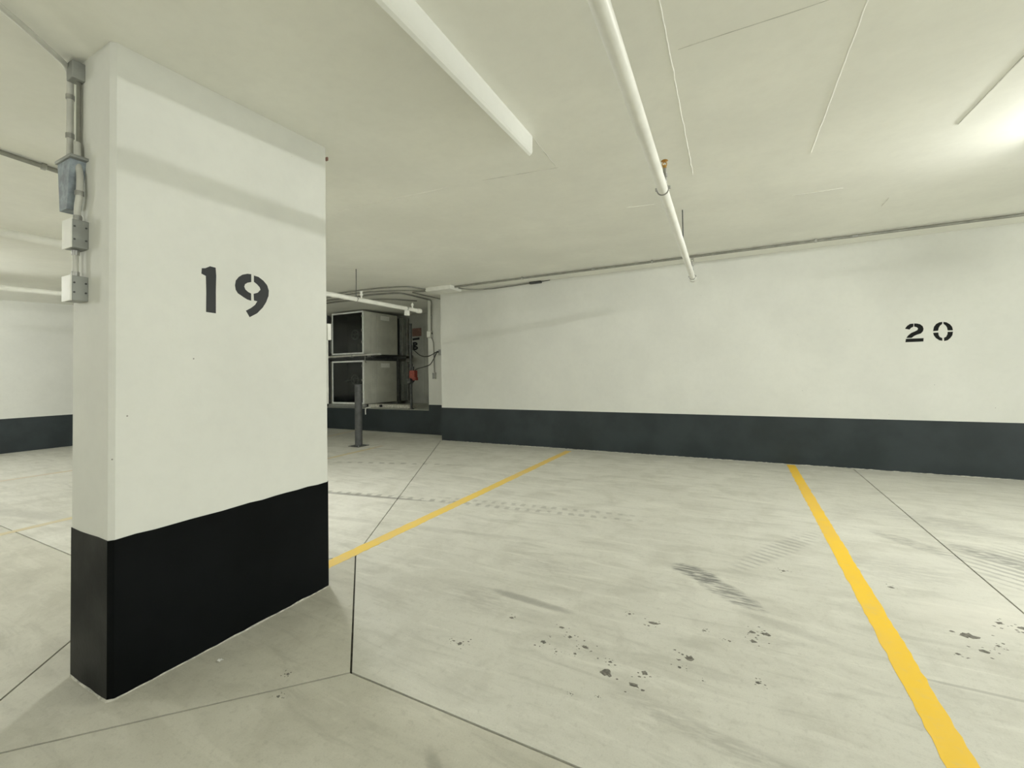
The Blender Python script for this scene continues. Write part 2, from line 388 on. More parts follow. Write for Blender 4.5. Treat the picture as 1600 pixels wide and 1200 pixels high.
def crumb(x, y, r):
    n = 15; ph = random.random() * 6; st = random.uniform(0.9, 1.5)
    pts = [(x + math.cos(2 * math.pi * k / n + ph) * r * random.uniform(0.45, 1.15) * st, y + math.sin(2 * math.pi * k / n + ph) * r * random.uniform(0.4, 1.1)) for k in range(n)]
    top = [(x + (a - x) * 0.6, y + (b - y) * 0.6) for a, b in pts]
    vs = [(a, b, 0.0002) for a, b in pts] + [(a, b, 0.0002 + r * 0.08) for a, b in top]
    mb.add(vs, [(i, (i + 1) % n, n + (i + 1) % n, n + i) for i in range(n)] + [tuple(range(n, 2 * n))])
for x, y, r in spots:
    crumb(x, y, r * 0.9)
    for k in range(random.randint(3, 7)):
        a = random.random() * 6.28; q = r * random.uniform(1.2, 3.4); crumb(x + math.cos(a) * q, y + math.sin(a) * q, r * random.uniform(0.10, 0.32) + 0.001)
tag(mb.build('dirt_crumbs', M['mud'], floor), kind='stuff')

# ------------------------------------------------------------------ ceiling
mb = MB()
vs = [(XL - 0.2, YF - 0.2, ceil_z(YF - 0.2)), (XR + 0.2, YF - 0.2, ceil_z(YF - 0.2)), (XR + 0.2, YE + 0.2, ceil_z(YE + 0.2)), (XL - 0.2, YE + 0.2, ceil_z(YE + 0.2))]
vs += [(a, b, c + 0.3) for a, b, c in vs]
mb.add(vs, [(0, 1, 2, 3), (7, 6, 5, 4), (0, 4, 5, 1), (1, 5, 6, 2), (2, 6, 7, 3), (3, 7, 4, 0)])
ceiling = struct('ceiling', mb, M['white_ceiling'])
M['seam'] = simple('ceiling_seam_grey', (0.62, 0.615, 0.56), 0.85, var=0.25, scale=6)
M['seam_pale'] = simple('ceiling_seam_pale', (0.87, 0.868, 0.81), 0.8, var=0.1, scale=9)
def seam(pts, wd, mat, hh=0.003, jitter=0.0):
    P = [Vector(q) for q in pts]; n = max(2, int((P[-1] - P[0]).length / 0.06)); d = (P[-1] - P[0]).normalized(); s_ = Vector((-d.y, d.x))
    vs = []
    for i in range(n + 1):
        q = P[0].lerp(P[-1], i / n); k = 1 + random.uniform(-0.5, 0.5) * jitter; e = 0.15 if i in (0, n) else 1
        c = q + s_ * random.uniform(-1, 1) * wd * jitter * 0.5
        for a, h in ((-0.5, -0.002), (-0.2, hh), (0.2, hh), (0.5, -0.002)):
            r = c + s_ * wd * a * k * e; vs.append((r.x, r.y, ceil_z(r.y) - h))
    fs = [(i * 4 + j, i * 4 + j + 1, i * 4 + 5 + j, i * 4 + 4 + j) for i in range(n) for j in range(3)]
    return MB().add(vs, fs).build('form_seam', mat, ceiling)
seam([(1.456, 1.2), (1.462, 4.23)], 0.012, M['seam'], 0.003, 0.25)
seam([(1.48, 5.9), (1.49, 6.2)], 0.009, M['seam'], 0.003, 0.4)
seam([(0.575, 2.3), (0.576, 4.2)], 0.014, M['white_ceiling'], 0.0015, 0.3)
seam([(-0.255, 1.3), (-0.30, 4.15)], 0.010, M['seam_pale'], 0.0025, 0.6)
seam([(-0.23, 2.40), (0.42, 2.405)], 0.009, M['seam'], 0.0015, 0.4)
seam([(-1.26, 2.815), (-1.29, 3.36)], 0.008, M['seam'], 0.0015, 0.4)
seam([(-3.6, 3.13), (-2.3, 3.24)], 0.010, M['white_ceiling'], 0.004, 0.4)
seam([(-1.95, 3.27), (-1.28, 3.38)], 0.009, M['seam'], 0.002, 0.4)
seam([(0.56, 5.25), (0.98, 5.28)], 0.009, M['seam'], 0.002, 0.3)
seam([(-1.0, 4.68), (-0.72, 4.73)], 0.008, M['white_ceiling'], 0.003, 0.4)

# downstand fin on the ceiling
mb = MB()
rows = [(-6.5, -1.19, 0.145), (1.30, -1.214, 0.148), (2.811, -1.255, 0.132)]
vs = []
for y, x, h in rows:
    z = ceil_z(y)
    vs += [(x, y, z + 0.01), (x - 0.002, y, z - h + 0.02), (x - 0.010, y, z - h + 0.004), (x - 0.026, y, z - h - 0.006), (x - 0.032, y, z - h + 0.004), (x - 0.036, y, z + 0.01)]
fs = [(i * 6 + k, i * 6 + (k + 1) % 6, i * 6 + 6 + (k + 1) % 6, i * 6 + 6 + k) for i in range(2) for k in range(6)] + [tuple(range(6)), tuple(range(17, 11, -1))]
fin = mb.add(vs, fs).build('ceiling_beam', M['white_wall'])
tag(fin, 'thin white concrete fin running along the ceiling, ending short of the wall', 'beam', kind='thing')

# ------------------------------------------------------------------ walls
wall_back = struct('wall_back', MB().box((-6.0, YB, -0.3), (XR, YE, 0), lambda y: ceil_z(y) + 0.05), M['white_wall'])
wall_left = struct('wall_left', MB().box((XL - 0.2, YF, -0.3), (XL, YR + 0.1, 0), lambda y: ceil_z(y) + 0.05), M['white_wall'])
wall_right = struct('wall_right', MB().box((XR, YF, -0.3), (XR + 0.2, YB + 0.1, 0), lambda y: ceil_z(y) + 0.05), M['white_wall'])
wall_front = struct('wall_front', MB().box((XL - 0.2, YF - 0.2, -0.3), (XR + 0.2, YF, 0), lambda y: ceil_z(y) + 0.05), M['white_wall'])
# recess: pilaster, sill, back
SILL = 0.60; OX0, OX1 = -12.2, -6.9
wall_recess = struct('wall_recess', MB().box((OX1, YR, -0.3), (-6.001, YE, 0), lambda y: ceil_z(y) + 0.05), M['white_wall'])
wall_plant = struct('wall_plant', MB().box((XL, YR, -0.3), (OX0, YE, 0), lambda y: ceil_z(y) + 0.05), M['white_wall'])
trim_1 = struct('trim_1', MB().box((OX0 + 0.001, YR, -0.3), (OX1 - 0.001, YE, SILL)), M['grey_concrete'], None, 'bare concrete sill of the plant recess')
wall_niche = struct('wall_niche', MB().box((OX0 - 0.2, YE, -0.3), (-5.8, YE + 0.2, 0), lambda y: ceil_z(y) + 0.05), M['grey_concrete'])
# formwork panels on the niche wall
for i in range(5):
    for zz in ((0.62, 1.82), (1.84, 3.04)):
        x0 = OX1 - 0.02 - (i + 1) * 0.62
        MB().box((x0, YE - 0.012, zz[0]), (x0 + 0.60, YE + 0.01, zz[1])).build('concrete_panel', M['grey_concrete'], wall_niche)
def band(name, boxes, mat=M['black_band']):
    mb = MB()
    for a, b in boxes: mb.box(a, b)
    return struct(name, mb, mat)
DZ = 0.745
band('baseboard_back', [((-6.003, YB - 0.003, 0), (XR, YB + 0.01, DZ))])
band('baseboard_left', [((XL - 0.01, YF, 0), (XL + 0.003, YR, 0.72))])
band('baseboard_recess', [((OX1, YR - 0.003, 0), (-6.004, YR + 0.01, DZ)), ((XL + 0.004, YR - 0.003, 0), (OX1, YR + 0.01, SILL - 0.004))])
band('baseboard_front', [((XL, YF - 0.01, 0), (XR, YF + 0.003, DZ))])
band('baseboard_right', [((XR - 0.003, YF, 0), (XR + 0.01, YB, DZ))])
# ragged mortar bead along the wall foot
mb = MB(); x = -5.9; prev = None
vs = []; N = 420
for i in range(N + 1):
    xx = -5.98 + (XR - 0.1 + 5.98) * i / N; d = 0.006 + 0.016 * random.random() ** 3; h = 0.003 + 0.008 * random.random()
    vs += [(xx, YB - 0.0032, 0), (xx, YB - 0.0032, h), (xx, YB - 0.003 - d, 0.0003)]
fs = [(i * 3 + k, i * 3 + (k + 1) % 3, i * 3 + 3 + (k + 1) % 3, i * 3 + 3 + k) for i in range(N) for k in range(3)]
mb.add(vs, fs).build('mortar_bead', M['caulk'], wall_back)
# stencilled 20
D20 = {'2': [[(2.255, 2.117), (2.218, 2.115), (2.187, 2.091), (2.168, 2.064), (2.161, 2.049), (2.21, 2.034), (2.226, 2.057), (2.253, 2.073)],
 [(2.262, 2.118), (2.291, 2.116), (2.327, 2.102), (2.353, 2.073), (2.361, 2.036), (2.354, 2.001), (2.329, 1.971), (2.286, 1.956), (2.256, 1.939), (2.228, 1.914), (2.171, 1.917), (2.195, 1.955), (2.227, 1.985), (2.27, 2.006), (2.297, 2.024), (2.301, 2.046), (2.289, 2.062), (2.261, 2.074)],
 [(2.166, 1.904), (2.358, 1.904), (2.354, 1.857), (2.159, 1.855)]],
 '0': [[(2.559, 2.12), (2.528, 2.116), (2.495, 2.095), (2.471, 2.057), (2.46, 1.997), (2.513, 2.0), (2.52, 2.038), (2.535, 2.069), (2.558, 2.091)],
 [(2.572, 2.119), (2.603, 2.111), (2.637, 2.082), (2.659, 2.045), (2.666, 1.997), (2.612, 1.998), (2.607, 2.037), (2.593, 2.069), (2.571, 2.091)],
 [(2.46, 1.973), (2.514, 1.975), (2.517, 1.937), (2.531, 1.909), (2.554, 1.896), (2.553, 1.857), (2.521, 1.866), (2.487, 1.899), (2.467, 1.936)],
 [(2.611, 1.978), (2.666, 1.977), (2.658, 1.929), (2.637, 1.892), (2.608, 1.862), (2.572, 1.852), (2.571, 1.897), (2.595, 1.913), (2.609, 1.947)]]}
for k, polys in D20.items():
    mb = MB()
    for q in polys: mb.prism(q, 1, YB - 0.0015, YB + 0.002)
    tag(mb.build('stencilled_digit', M['black_digit_fresh'], wall_back), 'black stencilled digit %s on the white wall' % k)

# ------------------------------------------------------------------ column 19
CX0, CX1, CY0, CY1, CH = -3.061, -2.627, 0.955, 2.193, 0.02
def col_poly(g=0.0):
    x0, x1, y0, y1 = CX0 - g, CX1 + g, CY0 - g, CY1 + g; c = CH
    return [(x0 + c, y0), (x1 - c, y0), (x1, y0 + c), (x1, y1 - c), (x1 - c, y1), (x0 + c, y1), (x0, y1 - c), (x0, y0 + c)]
column = empty('column', ((CX0 + CX1) / 2, (CY0 + CY1) / 2, 0), 'rectangular white concrete column with black foot and stencilled number 19', 'column')
column['kind'] = 'thing'
mb = MB(); P = col_poly(); n = 8
vs = [(a, b, 0.0) for a, b in P] + [(a, b, ceil_z(b) - 0.0005) for a, b in P]
mb.add(vs, [tuple(range(n)), tuple(range(2 * n - 1, n - 1, -1))] + [(i, (i + 1) % n, n + (i + 1) % n, n + i) for i in range(n)])
mb.build('shaft', M['white_wall'], column)
mb = MB(); P = col_poly(0.003)
N = 14; pts = []
for i in range(8):      # top edge of the painted band wavers by a few millimetres
    a, b = Vector(P[i]), Vector(P[(i + 1) % 8]); m = max(1, int((b - a).length / 0.08))
    pts += [a.lerp(b, k / m) for k in range(m)]
n = len(pts); zz = [DZ + random.uniform(-0.003, 0.003) for _ in pts]
Q = [(v.x, v.y, 0.0) for v in pts] + [(v.x, v.y, z) for v, z in zip(pts, zz)]
c_ = Vector(((CX0 + CX1) / 2, (CY0 + CY1) / 2))
Q += [(v.x + (c_.x - v.x) * 0.03, v.y + (c_.y - v.y) * 0.012, z) for v, z in zip(pts, zz)]
mb.add(Q, [(i, (i + 1) % n, n + (i + 1) % n, n + i) for i in range(n)] + [(n + i, n + (i + 1) % n, 2 * n + (i + 1) % n, 2 * n + i) for i in range(n)])
tag(mb.build('painted_band', M['black_foot'], column), 'black gloss painted foot of the column')
mb = MB(); n = 60; base = col_poly(0.003); vs = []
pts = []
for i in range(8):
    a, b = Vector(base[i]), Vector(base[(i + 1) % 8]); m = max(1, int((b - a).length / 0.05))
    pts += [(a.lerp(b, k / m), (a.lerp(b, k / m) - c_).normalized()) for k in range(m)]
for v, d in pts:
    g = 0.002 + 0.008 * random.random() ** 2
    vs += [(v.x, v.y, 0.0), (v.x, v.y, 0.004 + 0.006 * random.random()), (v.x + d.x * g, v.y + d.y * g, 0.0003)]
n = len(pts)
mb.add(vs, [(i * 3 + k, i * 3 + (k + 1) % 3, ((i + 1) % n) * 3 + (k + 1) % 3, ((i + 1) % n) * 3 + k) for i in range(n) for k in range(3)])
mb.build('mortar_bead', M['caulk'], column)
D19 = {'1': [[(1.35, 2.112), (1.368, 2.116), (1.392, 2.132), (1.422, 2.13), (1.425, 2.084), (1.423, 1.996), (1.423, 1.869), (1.372, 1.871), (1.373, 1.98), (1.371, 2.073), (1.348, 2.082)]],
 '9': [[(1.627, 2.133), (1.603, 2.131), (1.574, 2.12), (1.552, 2.102), (1.535, 2.078), (1.53, 2.048), (1.534, 2.022), (1.547, 2.003), (1.566, 1.993), (1.582, 1.984), (1.603, 1.974), (1.626, 1.97), (1.626, 2.014), (1.607, 2.021), (1.591, 2.033), (1.584, 2.049), (1.589, 2.065), (1.603, 2.076), (1.627, 2.085)],
 [(1.644, 2.128), (1.672, 2.125), (1.704, 2.107), (1.728, 2.083), (1.739, 2.051), (1.737, 2.016), (1.721, 1.974), (1.698, 1.936), (1.663, 1.897), (1.617, 1.868), (1.594, 1.905), (1.624, 1.924), (1.65, 1.947), (1.665, 1.972), (1.644, 1.974), (1.642, 2.015), (1.668, 2.026), (1.685, 2.047), (1.681, 2.061), (1.663, 2.078), (1.644, 2.089)]]}
for k, polys in D19.items():
    mb = MB()
    for q in polys: mb.prism(q, 0, CX1 - 0.002, CX1 + 0.0015)
    tag(mb.build('stencilled_digit', M['black_digit'], column), 'black stencilled digit %s' % k)

# electrical boxes and conduit on the near end of the column
def elec_box(z0, z1, label):
    t = empty('junction_box', (-2.915, CY0, z0), label, 'electrical box', 'boxes on the column end')
    MB().bevel_box((-2.965, 0.893, z0), (-2.866, CY0 + 0.001, z1), 0.004).build('box_body', M['grey_box'], t)
    MB().bevel_box((-2.967, 0.887, z0 - 0.002), (-2.864, 0.8935, z1 + 0.002), 0.002).build('cover', M['white_bracket'], t)['label'] = 'pale front cover'
    for yy in (0.902, 0.945):
        for zz in (z0 + 0.04, z1 - 0.035):
            MB().tube([(-2.866, yy, zz), (-2.8635, yy, zz)], 0.0045, 8).build('screw', M['dark_steel'], t)
    return t
elec_box(2.153, 2.292, 'grey square junction box on column end, upper of the two')
elec_box(1.892, 2.014, 'grey square junction box on column end, lower of the two')
def pipe_thing(name, path, r, mat, label, cat, group=None, straps=None, n=10, strap_mat='galv'):
    p0 = path[0]; t = empty(name, p0, label, cat, group)
    MB().tube(path, r, n).build('tube', mat, t)
    for c, ax in (straps or []): MB().tube([Vector(c) - Vector(ax).normalized() * 0.012, Vector(c) + Vector(ax).normalized() * 0.012], r * 1.28, n).build('coupling', M[strap_mat], t)
    return t
pipe_thing('conduit', [(-2.925, 0.925, 2.016), (-2.925, 0.925, 2.151)], 0.012, M['pale_conduit'], 'short pale conduit joining the two junction boxes on column', 'conduit', straps=[((-2.925, 0.925, 2.03), (0, 0, 1)), ((-2.925, 0.925, 2.137), (0, 0, 1))])
pipe_thing('conduit', smooth_path([(-2.905, 0.925, 2.294), (-2.905, 0.925, 2.36), (-2.885, 0.925, 2.42), (-2.895, 0.93, 2.52), (-2.92, 0.93, 2.60), (-2.93, 0.93, 2.70)]), 0.0135, M['pale_conduit'], 'bent pale conduit rising from the upper junction box', 'conduit', straps=[((-2.905, 0.925, 2.31), (0, 0, 1)), ((-2.886, 0.925, 2.43), (0, 0, 1))])
lb = empty('conduit_fitting', (-2.95, CY0, 2.36), 'blue grey conduit fitting taped on column above the junction boxes', 'conduit fitting')
mb = MB(); mb.add([(-3.04, 0.90, 2.36), (-2.955, 0.90, 2.36), (-2.955, 0.955, 2.36), (-3.04, 0.955, 2.36), (-3.05, 0.895, 2.60), (-2.90, 0.895, 2.60), (-2.90, 0.955, 2.60), (-3.05, 0.955, 2.60)], [(3, 2, 1, 0), (4, 5, 6, 7), (0, 1, 5, 4), (1, 2, 6, 5), (2, 3, 7, 6), (3, 0, 4, 7)])
mb.build('body', M['blue_grey'], lb)
MB().bevel_box((-3.055, 0.885, 2.60), (-2.87, 0.957, 2.615), 0.003).build('lid', M['grey_box'], lb)
pipe_thing('conduit', bend_path([(-3.0, 0.925, 2.615), (-3.0, 0.925, 3.10), (-2.80, 0.70, 3.095), (-2.2, -0.05, 3.07)], 0.07), 0.0135, M['pale_conduit'], 'pale conduit climbing the column end and turning across the ceiling', 'conduit', straps=[((-3.0, 0.925, 2.75), (0, 0, 1)), ((-3.0, 0.925, 2.95), (0, 0, 1)), ((-2.64, 0.5, 3.088), (0.6, -0.75, -0.02))])
t = empty('conduit', (-2.955, 0.93, 2.62), 'darker thin conduit beside the pale riser on column end', 'conduit')
MB().tube([(-2.945, 0.94, 2.615), (-2.945, 0.94, 3.05)], 0.010, 8).build('tube', M['conduit'], t)
MB().bevel_box((-2.985, 0.905, 3.02), (-2.915, CY0 + 0.001, 3.11), 0.004).build('box_end', M['grey_box'], t)
# small switch box on the far end of the column, its edge just showing
t = empty('switch_box', (-2.66, CY1, 1.77), 'small white box on far end of the column, edge just showing', 'electrical box')
MB().bevel_box((-2.72, CY1 - 0.001, 1.765), (-2.632, CY1 + 0.030, 1.885), 0.006).build('box_body', M['white_bracket'], t)
MB().tube([(-2.655, CY1 + 0.010, 1.765), (-2.655, CY1 + 0.010, 1.30)], 0.008, 8).build('conduit_drop', M['pale_conduit'], t)
t = empty('wall_clip', (-2.63, CY1, 3.10), 'tiny rusty clip near the top edge of the column', 'clip')
MB().bevel_box((-2.65, CY1 - 0.001, 3.085), (-2.628, CY1 + 0.010, 3.11), 0.002).build('clip_body', M['faded_red'], t)

# ------------------------------------------------------------------ sprinkler pipes
def sprinkler(t, x, y, z, h, brass=True):
    s = MB().tube([(x, y, z), (x, y, z + h)], 0, 10, radii=[0.012, 0.012]).tube([(x, y, z + h * 0.25), (x, y, z + h * 0.4)], 0.017, 8).tube([(x, y, z + h * 0.62), (x, y, z + h * 0.76)], 0.018, 6).build('sprinkler_riser', M['galv'], t)
    b = MB(); zt = z + h
    b.tube([(x, y, zt - 0.01), (x, y, zt + 0.012)], 0.014, 8)
    b.tube([(x - 0.014, y, zt + 0.008), (x - 0.016, y, zt + 0.026), (x, y, zt + 0.042)], 0.0035, 6).tube([(x + 0.014, y, zt + 0.008), (x + 0.016, y, zt + 0.026), (x, y, zt + 0.042)], 0.0035, 6)
    b.tube([(x, y, zt + 0.038), (x, y, zt + 0.046), (x, y, zt + 0.049)], 0, 14, radii=[0.008, 0.026, 0.024])
    b.build('sprinkler_head', M['brass'] if brass else M['galv'], s)
def hanger(t, x, y, zp, r, rod=True, d=(0, 1, 0)):
    h = MB().ring((x, y, zp), d, r + 0.004, 0.005, 24, 8)
    for sx in (-1, 1): h.bevel_box((x + sx * (r + 0.008) - 0.009, y - 0.009, zp - 0.004), (x + sx * (r + 0.008) + 0.009, y + 0.009, zp + 0.018), 0.003)
    h = h.build('hanger_ring', M['galv'], t)
    if rod:
        MB().tube([(x, y, zp + r), (x, y, ceil_z(y) + 0.005)], 0.0055, 8).build('threaded_rod', M['dark_steel'], h)
    return h
def px(y): return -0.357 - 0.0229 * (y - 0) - 0.0102   # main pipe drifts gently in x
PZ, PR = 2.82, 0.036
t = empty('sprinkler_pipe', (px(2), 2, PZ), 'long white sprinkler pipe under the ceiling, nearest and largest of the pipes', 'pipe')
MB().tube([(px(-5), -5, PZ), (px(1), 1, PZ), (px(4), 4, PZ), (px(6.72), 6.72, PZ)], PR, 20).build('tube', M['white_steel'], t)
MB().tube([(px(6.66), 6.66, PZ), (px(6.76), 6.76, PZ), (px(6.775), 6.775, PZ)], 0, 16, radii=[PR * 1.35, PR * 1.35, PR * 1.0]).build('end_cap', M['white_steel'], t)
hanger(t, px(3.30), 3.30, PZ, PR, rod=False)
sprinkler(t, px(3.45) , 3.45, PZ + PR - 0.006, 0.20)
MB().tube([(px(5.09), 5.09, PZ + PR - 0.004), (px(5.09), 5.09, ceil_z(5.09) + 0.005)], 0.0055, 8).build('threaded_rod', M['dark_steel'], t)
hanger(t, px(6.60), 6.60, PZ, PR, rod=False)
sprinkler(t, px(6.52) + 0.008, 6.52, PZ + PR - 0.006, 0.16, brass=False)
t = empty('sprinkler_pipe', (-5.58, 5.2, 2.77), 'short far white sprinkler pipe reaching in front of the plant recess', 'pipe')
MB().tube([(-5.55, -5, 2.77), (-5.55, 3, 2.77), (-5.575, 6.80, 2.77)], 0.038, 16).build('tube', M['white_steel'], t)
MB().tube([(-5.575, 6.74, 2.77), (-5.575, 6.86, 2.77)], 0.046, 14).build('end_cap', M['white_steel'], t)
hanger(t, -5.563, 5.2, 2.77, 0.038)
MB().tube([(-5.52, 5.27, 2.80), (-5.52, 5.27, 2.90)], 0.016, 10).tube([(-5.52, 5.27, 2.84), (-5.52, 5.27, 2.86)], 0.028, 10).tube([(-5.52, 5.27, 2.89), (-5.52, 5.27, 2.905)], 0.028, 10).build('sprinkler_riser', M['white_steel'], t)
hanger(t, -5.572, 6.45, 2.77, 0.038, rod=False)
MB().bevel_box((-5.61, 6.42, 2.64), (-5.54, 6.50, 2.735), 0.006).build('drain_cap', M['white_bracket'], t)['label'] = 'bright white block hanging under the pipe'
MB().tube([(-5.575, 6.62, 2.80), (-5.575, 6.62, 2.90)], 0.014, 8).tube([(-5.575, 6.62, 2.85), (-5.575, 6.62, 2.875)], 0.026, 8).build('sprinkler_riser', M['white_steel'], t)
t = empty('sprinkler_pipe', (-9.0, 2.5, 2.80), 'white pipe in the far aisle, left of the column', 'pipe')
MB().tube([(-9.06, -5, 2.80), (-9.06, 2, 2.80), (-8.93, 2.7, 2.80), (-8.9, 6.0, 2.80)], 0.035, 14).build('tube', M['white_steel'], t)
for yy in (0.6, 3.4): hanger(t, -9.06 if yy < 2 else -8.92, yy, 2.80, 0.035)
t = empty('conduit', (-4.6, 1, 3.1), 'dark conduit crossing the ceiling left of the column', 'conduit')
MB().tube([(-4.30, -3, ceil_z(-3) - 0.022), (-4.55, 1.0, ceil_z(1.0) - 0.022), (-4.8, 2.0, ceil_z(2) - 0.022), (-4.95, 4.0, ceil_z(4) - 0.022)], 0.017, 10).build('tube', M['conduit'], t)
for yy, xx in ((-0.2, -4.475), (1.28, -4.62)): MB().bevel_box((xx - 0.02, yy - 0.014, ceil_z(yy) - 0.043), (xx + 0.02, yy + 0.014, ceil_z(yy - 0.014) - 0.0005), 0.003).build('strap', M['galv'], t)

# ------------------------------------------------------------------ conduits on the back wall
CY = 7.47
cz = ceil_z(CY) - 0.030
t = empty('conduit', (0, CY, cz), 'long grey conduit under the ceiling beside the wall of bay 20', 'conduit')
MB().tube([(-5.16, CY, cz), (9.0, CY, cz)], 0.019, 12).build('tube', M['conduit'], t)
for xx in (-3.6, -1.2, 1.05, 3.6): MB().bevel_box((xx - 0.014, CY - 0.024, cz - 0.02), (xx + 0.014, CY + 0.024, ceil_z(CY - 0.024) - 0.0005), 0.003).build('strap', M['galv'], t)
for xx in (-2.2, 1.5): MB().tube([(xx - 0.03, CY, cz), (xx + 0.03, CY, cz)], 0.0215, 12).build('coupling', M['galv'], t)
t = empty('pull_box', (-5.45, 7.5, 3.27), 'wide white pull box on the ceiling at the wall corner', 'electrical box')
MB().bevel_box((-5.80, 7.30, 3.262), (-5.16, 7.72, ceil_z(7.3) - 0.001), 0.008).build('box_body', M['white_bracket'], t)
MB().bevel_box((-5.79, 7.31, 3.254), (-5.17, 7.71, 3.263), 0.003).build('lid', M['white_bracket'], t)
t = pipe_thing('conduit', smooth_path([(-5.16, 7.60, 3.315), (-4.95, 7.75, 3.29), (-4.72, 8.02, 3.318), (-4.3, 8.065, 3.328), (-3.66, 8.075, 3.345)]), 0.013, M['conduit'], 'short grey conduit dipping from the pull box to a dark fitting', 'conduit')
t2 = MB().bevel_box((-3.72, 8.03, 3.32), (-3.46, YB + 0.001, 3.364), 0.008).build('fitting', M['dark_steel'], t)
MB().tube([(-3.46, 8.07, 3.35), (-3.28, 8.085, 3.36)], 0.007, 8).build('cable_end', M['wire'], t)

def ct(x, y, d=0.025): return (x, y, ceil_z(y) - d)
pipe_thing('conduit', bend_path([(-5.79, 7.36, 3.30), (-5.85, 6.85, ceil_z(6.85) - 0.03), ct(-6.4, 6.68), ct(-7.0, 6.62), ct(-12.0, 6.7)], 0.3), 0.014, M['conduit'], 'outermost grey conduit looping from pull box to the left', 'conduit', straps=[(ct(-6.7, 6.65), (1, 0, 0))])
pipe_thing('conduit', bend_path([(-5.79, 7.45, 3.30), ct(-6.4, 7.10, 0.03), ct(-7.0, 6.86), ct(-12.0, 6.9)], 0.3), 0.013, M['conduit'], 'second grey conduit running from pull box to the left', 'conduit')
pipe_thing('conduit', bend_path([(-5.79, 7.52, 3.30), ct(-6.30, 7.42, 0.03), ct(-6.36, 7.75), ct(-6.43, 8.73, 0.03), (-6.452, 8.755, 3.25), (-6.452, 8.757, 1.88)], 0.16), 0.013, M['conduit'], 'grey conduit turning down the right edge of the pilaster', 'conduit', straps=[((-6.452, 8.757, 2.75), (0, 0, 1)), ((-6.452, 8.757, 2.45), (0, 0, 1))])
dcon = pipe_thing('conduit', bend_path([ct(-12.0, 7.25), ct(-7.2, 7.2), ct(-6.55, 7.4), ct(-6.72, 8.70, 0.03), (-6.775, 8.75, 3.2), (-6.775, 8.75, 2.60)], 0.2), 0.018, M['conduit'], 'thick grey conduit bending down the pilaster to a pale box', 'conduit', straps=[((-6.775, 8.75, 2.95), (0, 0, 1))])
pipe_thing('conduit', bend_path([ct(-12.0, 7.55), ct(-8.3, 7.5), ct(-7.4, 7.9), ct(-7.1, 8.6)], 0.3), 0.016, M['conduit'], 'grey conduit on the ceiling over the plant recess', 'conduit')
MB().tube([ct(-6.22, 7.6, 0.03)] * 1 + [ct(-6.20, 8.3, 0.03)], 0.012, 8)
t = empty('disconnect_box', (-6.84, YR, 2.44), 'pale switch box on the pilaster beside the recess', 'electrical box')
MB().bevel_box((-6.875, 8.69, 2.43), (-6.745, YR + 0.001, 2.60), 0.006).build('box_body', M['pale_conduit'], t)
MB().bevel_box((-6.86, 8.683, 2.45), (-6.76, 8.692, 2.58), 0.003).build('cover', M['label'], t)
MB().tube([(-6.74, 8.72, 2.52), (-6.722, 8.72, 2.52), (-6.722, 8.70, 2.55)], 0.008, 8).build('lever', M['dark_steel'], t)
pipe_thing('conduit', smooth_path([(-6.775, 8.75, 2.44), (-6.74, 8.755, 2.36), (-6.715, 8.757, 2.2), (-6.70, 8.757, 1.55)]), 0.012, M['conduit'], 'thin conduit running down the pilaster below the switch box', 'conduit')
t = empty('outlet_box', (-6.70, YR, 1.40), 'small pale outlet box low on the pilaster', 'electrical box')
MB().bevel_box((-6.75, 8.73, 1.39), (-6.655, YR + 0.001, 1.55), 0.005).build('box_body', M['pale_conduit'], t)
MB().bevel_box((-6.74, 8.725, 1.40), (-6.665, 8.732, 1.54), 0.002).build('cover', M['grey_box'], t)
t = empty('cable_clamp', (-6.46, YR, 2.03), 'small dark bracket on the right edge of pilaster', 'bracket')
MB().bevel_box((-6.53, 8.70, 1.98), (-6.40, YR + 0.001, 2.12), 0.005).build('bracket_plate', M['grey_box'], t)
MB().tube([(-6.52, 8.70, 2.06), (-6.56, 8.68, 2.06)], 0.022, 8).build('gland', M['dark_steel'], t)
def cable(pts, label):
    o = MB().tube(smooth_path(pts), 0.011, 6).build('cable', M['wire']); return tag(o, label, 'cable')
cable([(-6.56, 8.68, 2.06), (-6.85, 8.70, 1.96), (-7.15, 8.80, 1.99), (-7.40, 8.90, 2.10), (-7.55, 8.96, 2.18)], 'black cable sagging from the bracket to the standpipe')
cable([(-6.56, 8.68, 2.05), (-6.68, 8.70, 1.88), (-6.80, 8.72, 1.76), (-7.05, 8.80, 1.70), (-7.35, 8.90, 1.66), (-7.50, 8.93, 1.60)], 'black cable dropping from the bracket to the red valve')

# ------------------------------------------------------------------ plant in the recess
# standpipe with red valve
SPX, SPY = -7.63, 8.97
t = empty('standpipe', (SPX, SPY, SILL), 'dark vertical standpipe in front of the bare concrete niche', 'pipe')
MB().tube([(SPX, SPY, SILL), (SPX, SPY, 2.86)], 0.036, 14).build('tube', M['dark_steel'], t)
MB().tube([(SPX, SPY, SILL), (SPX, SPY, SILL + 0.02)], 0.075, 16).build('flange', M['dark_steel'], t)
for zz in (1.28, 1.70, 2.2): MB().tube([(SPX, SPY, zz), (SPX, SPY, zz + 0.09)], 0.052, 12).build('coupling', M['dark_steel'], t)
t = empty('flow_valve', (SPX, SPY, 1.33), 'red alarm valve clamped on the dark standpipe', 'valve')
MB().bevel_box((SPX + 0.02, SPY - 0.10, 1.40), (SPX + 0.20, SPY + 0.03, 1.62), 0.02).build('valve_body', M['red'], t)
MB().tube([(SPX - 0.03, SPY - 0.03, 1.32), (SPX + 0.10, SPY - 0.06, 1.38)], 0.075, 12).build('clamp', M['dark_steel'], t)
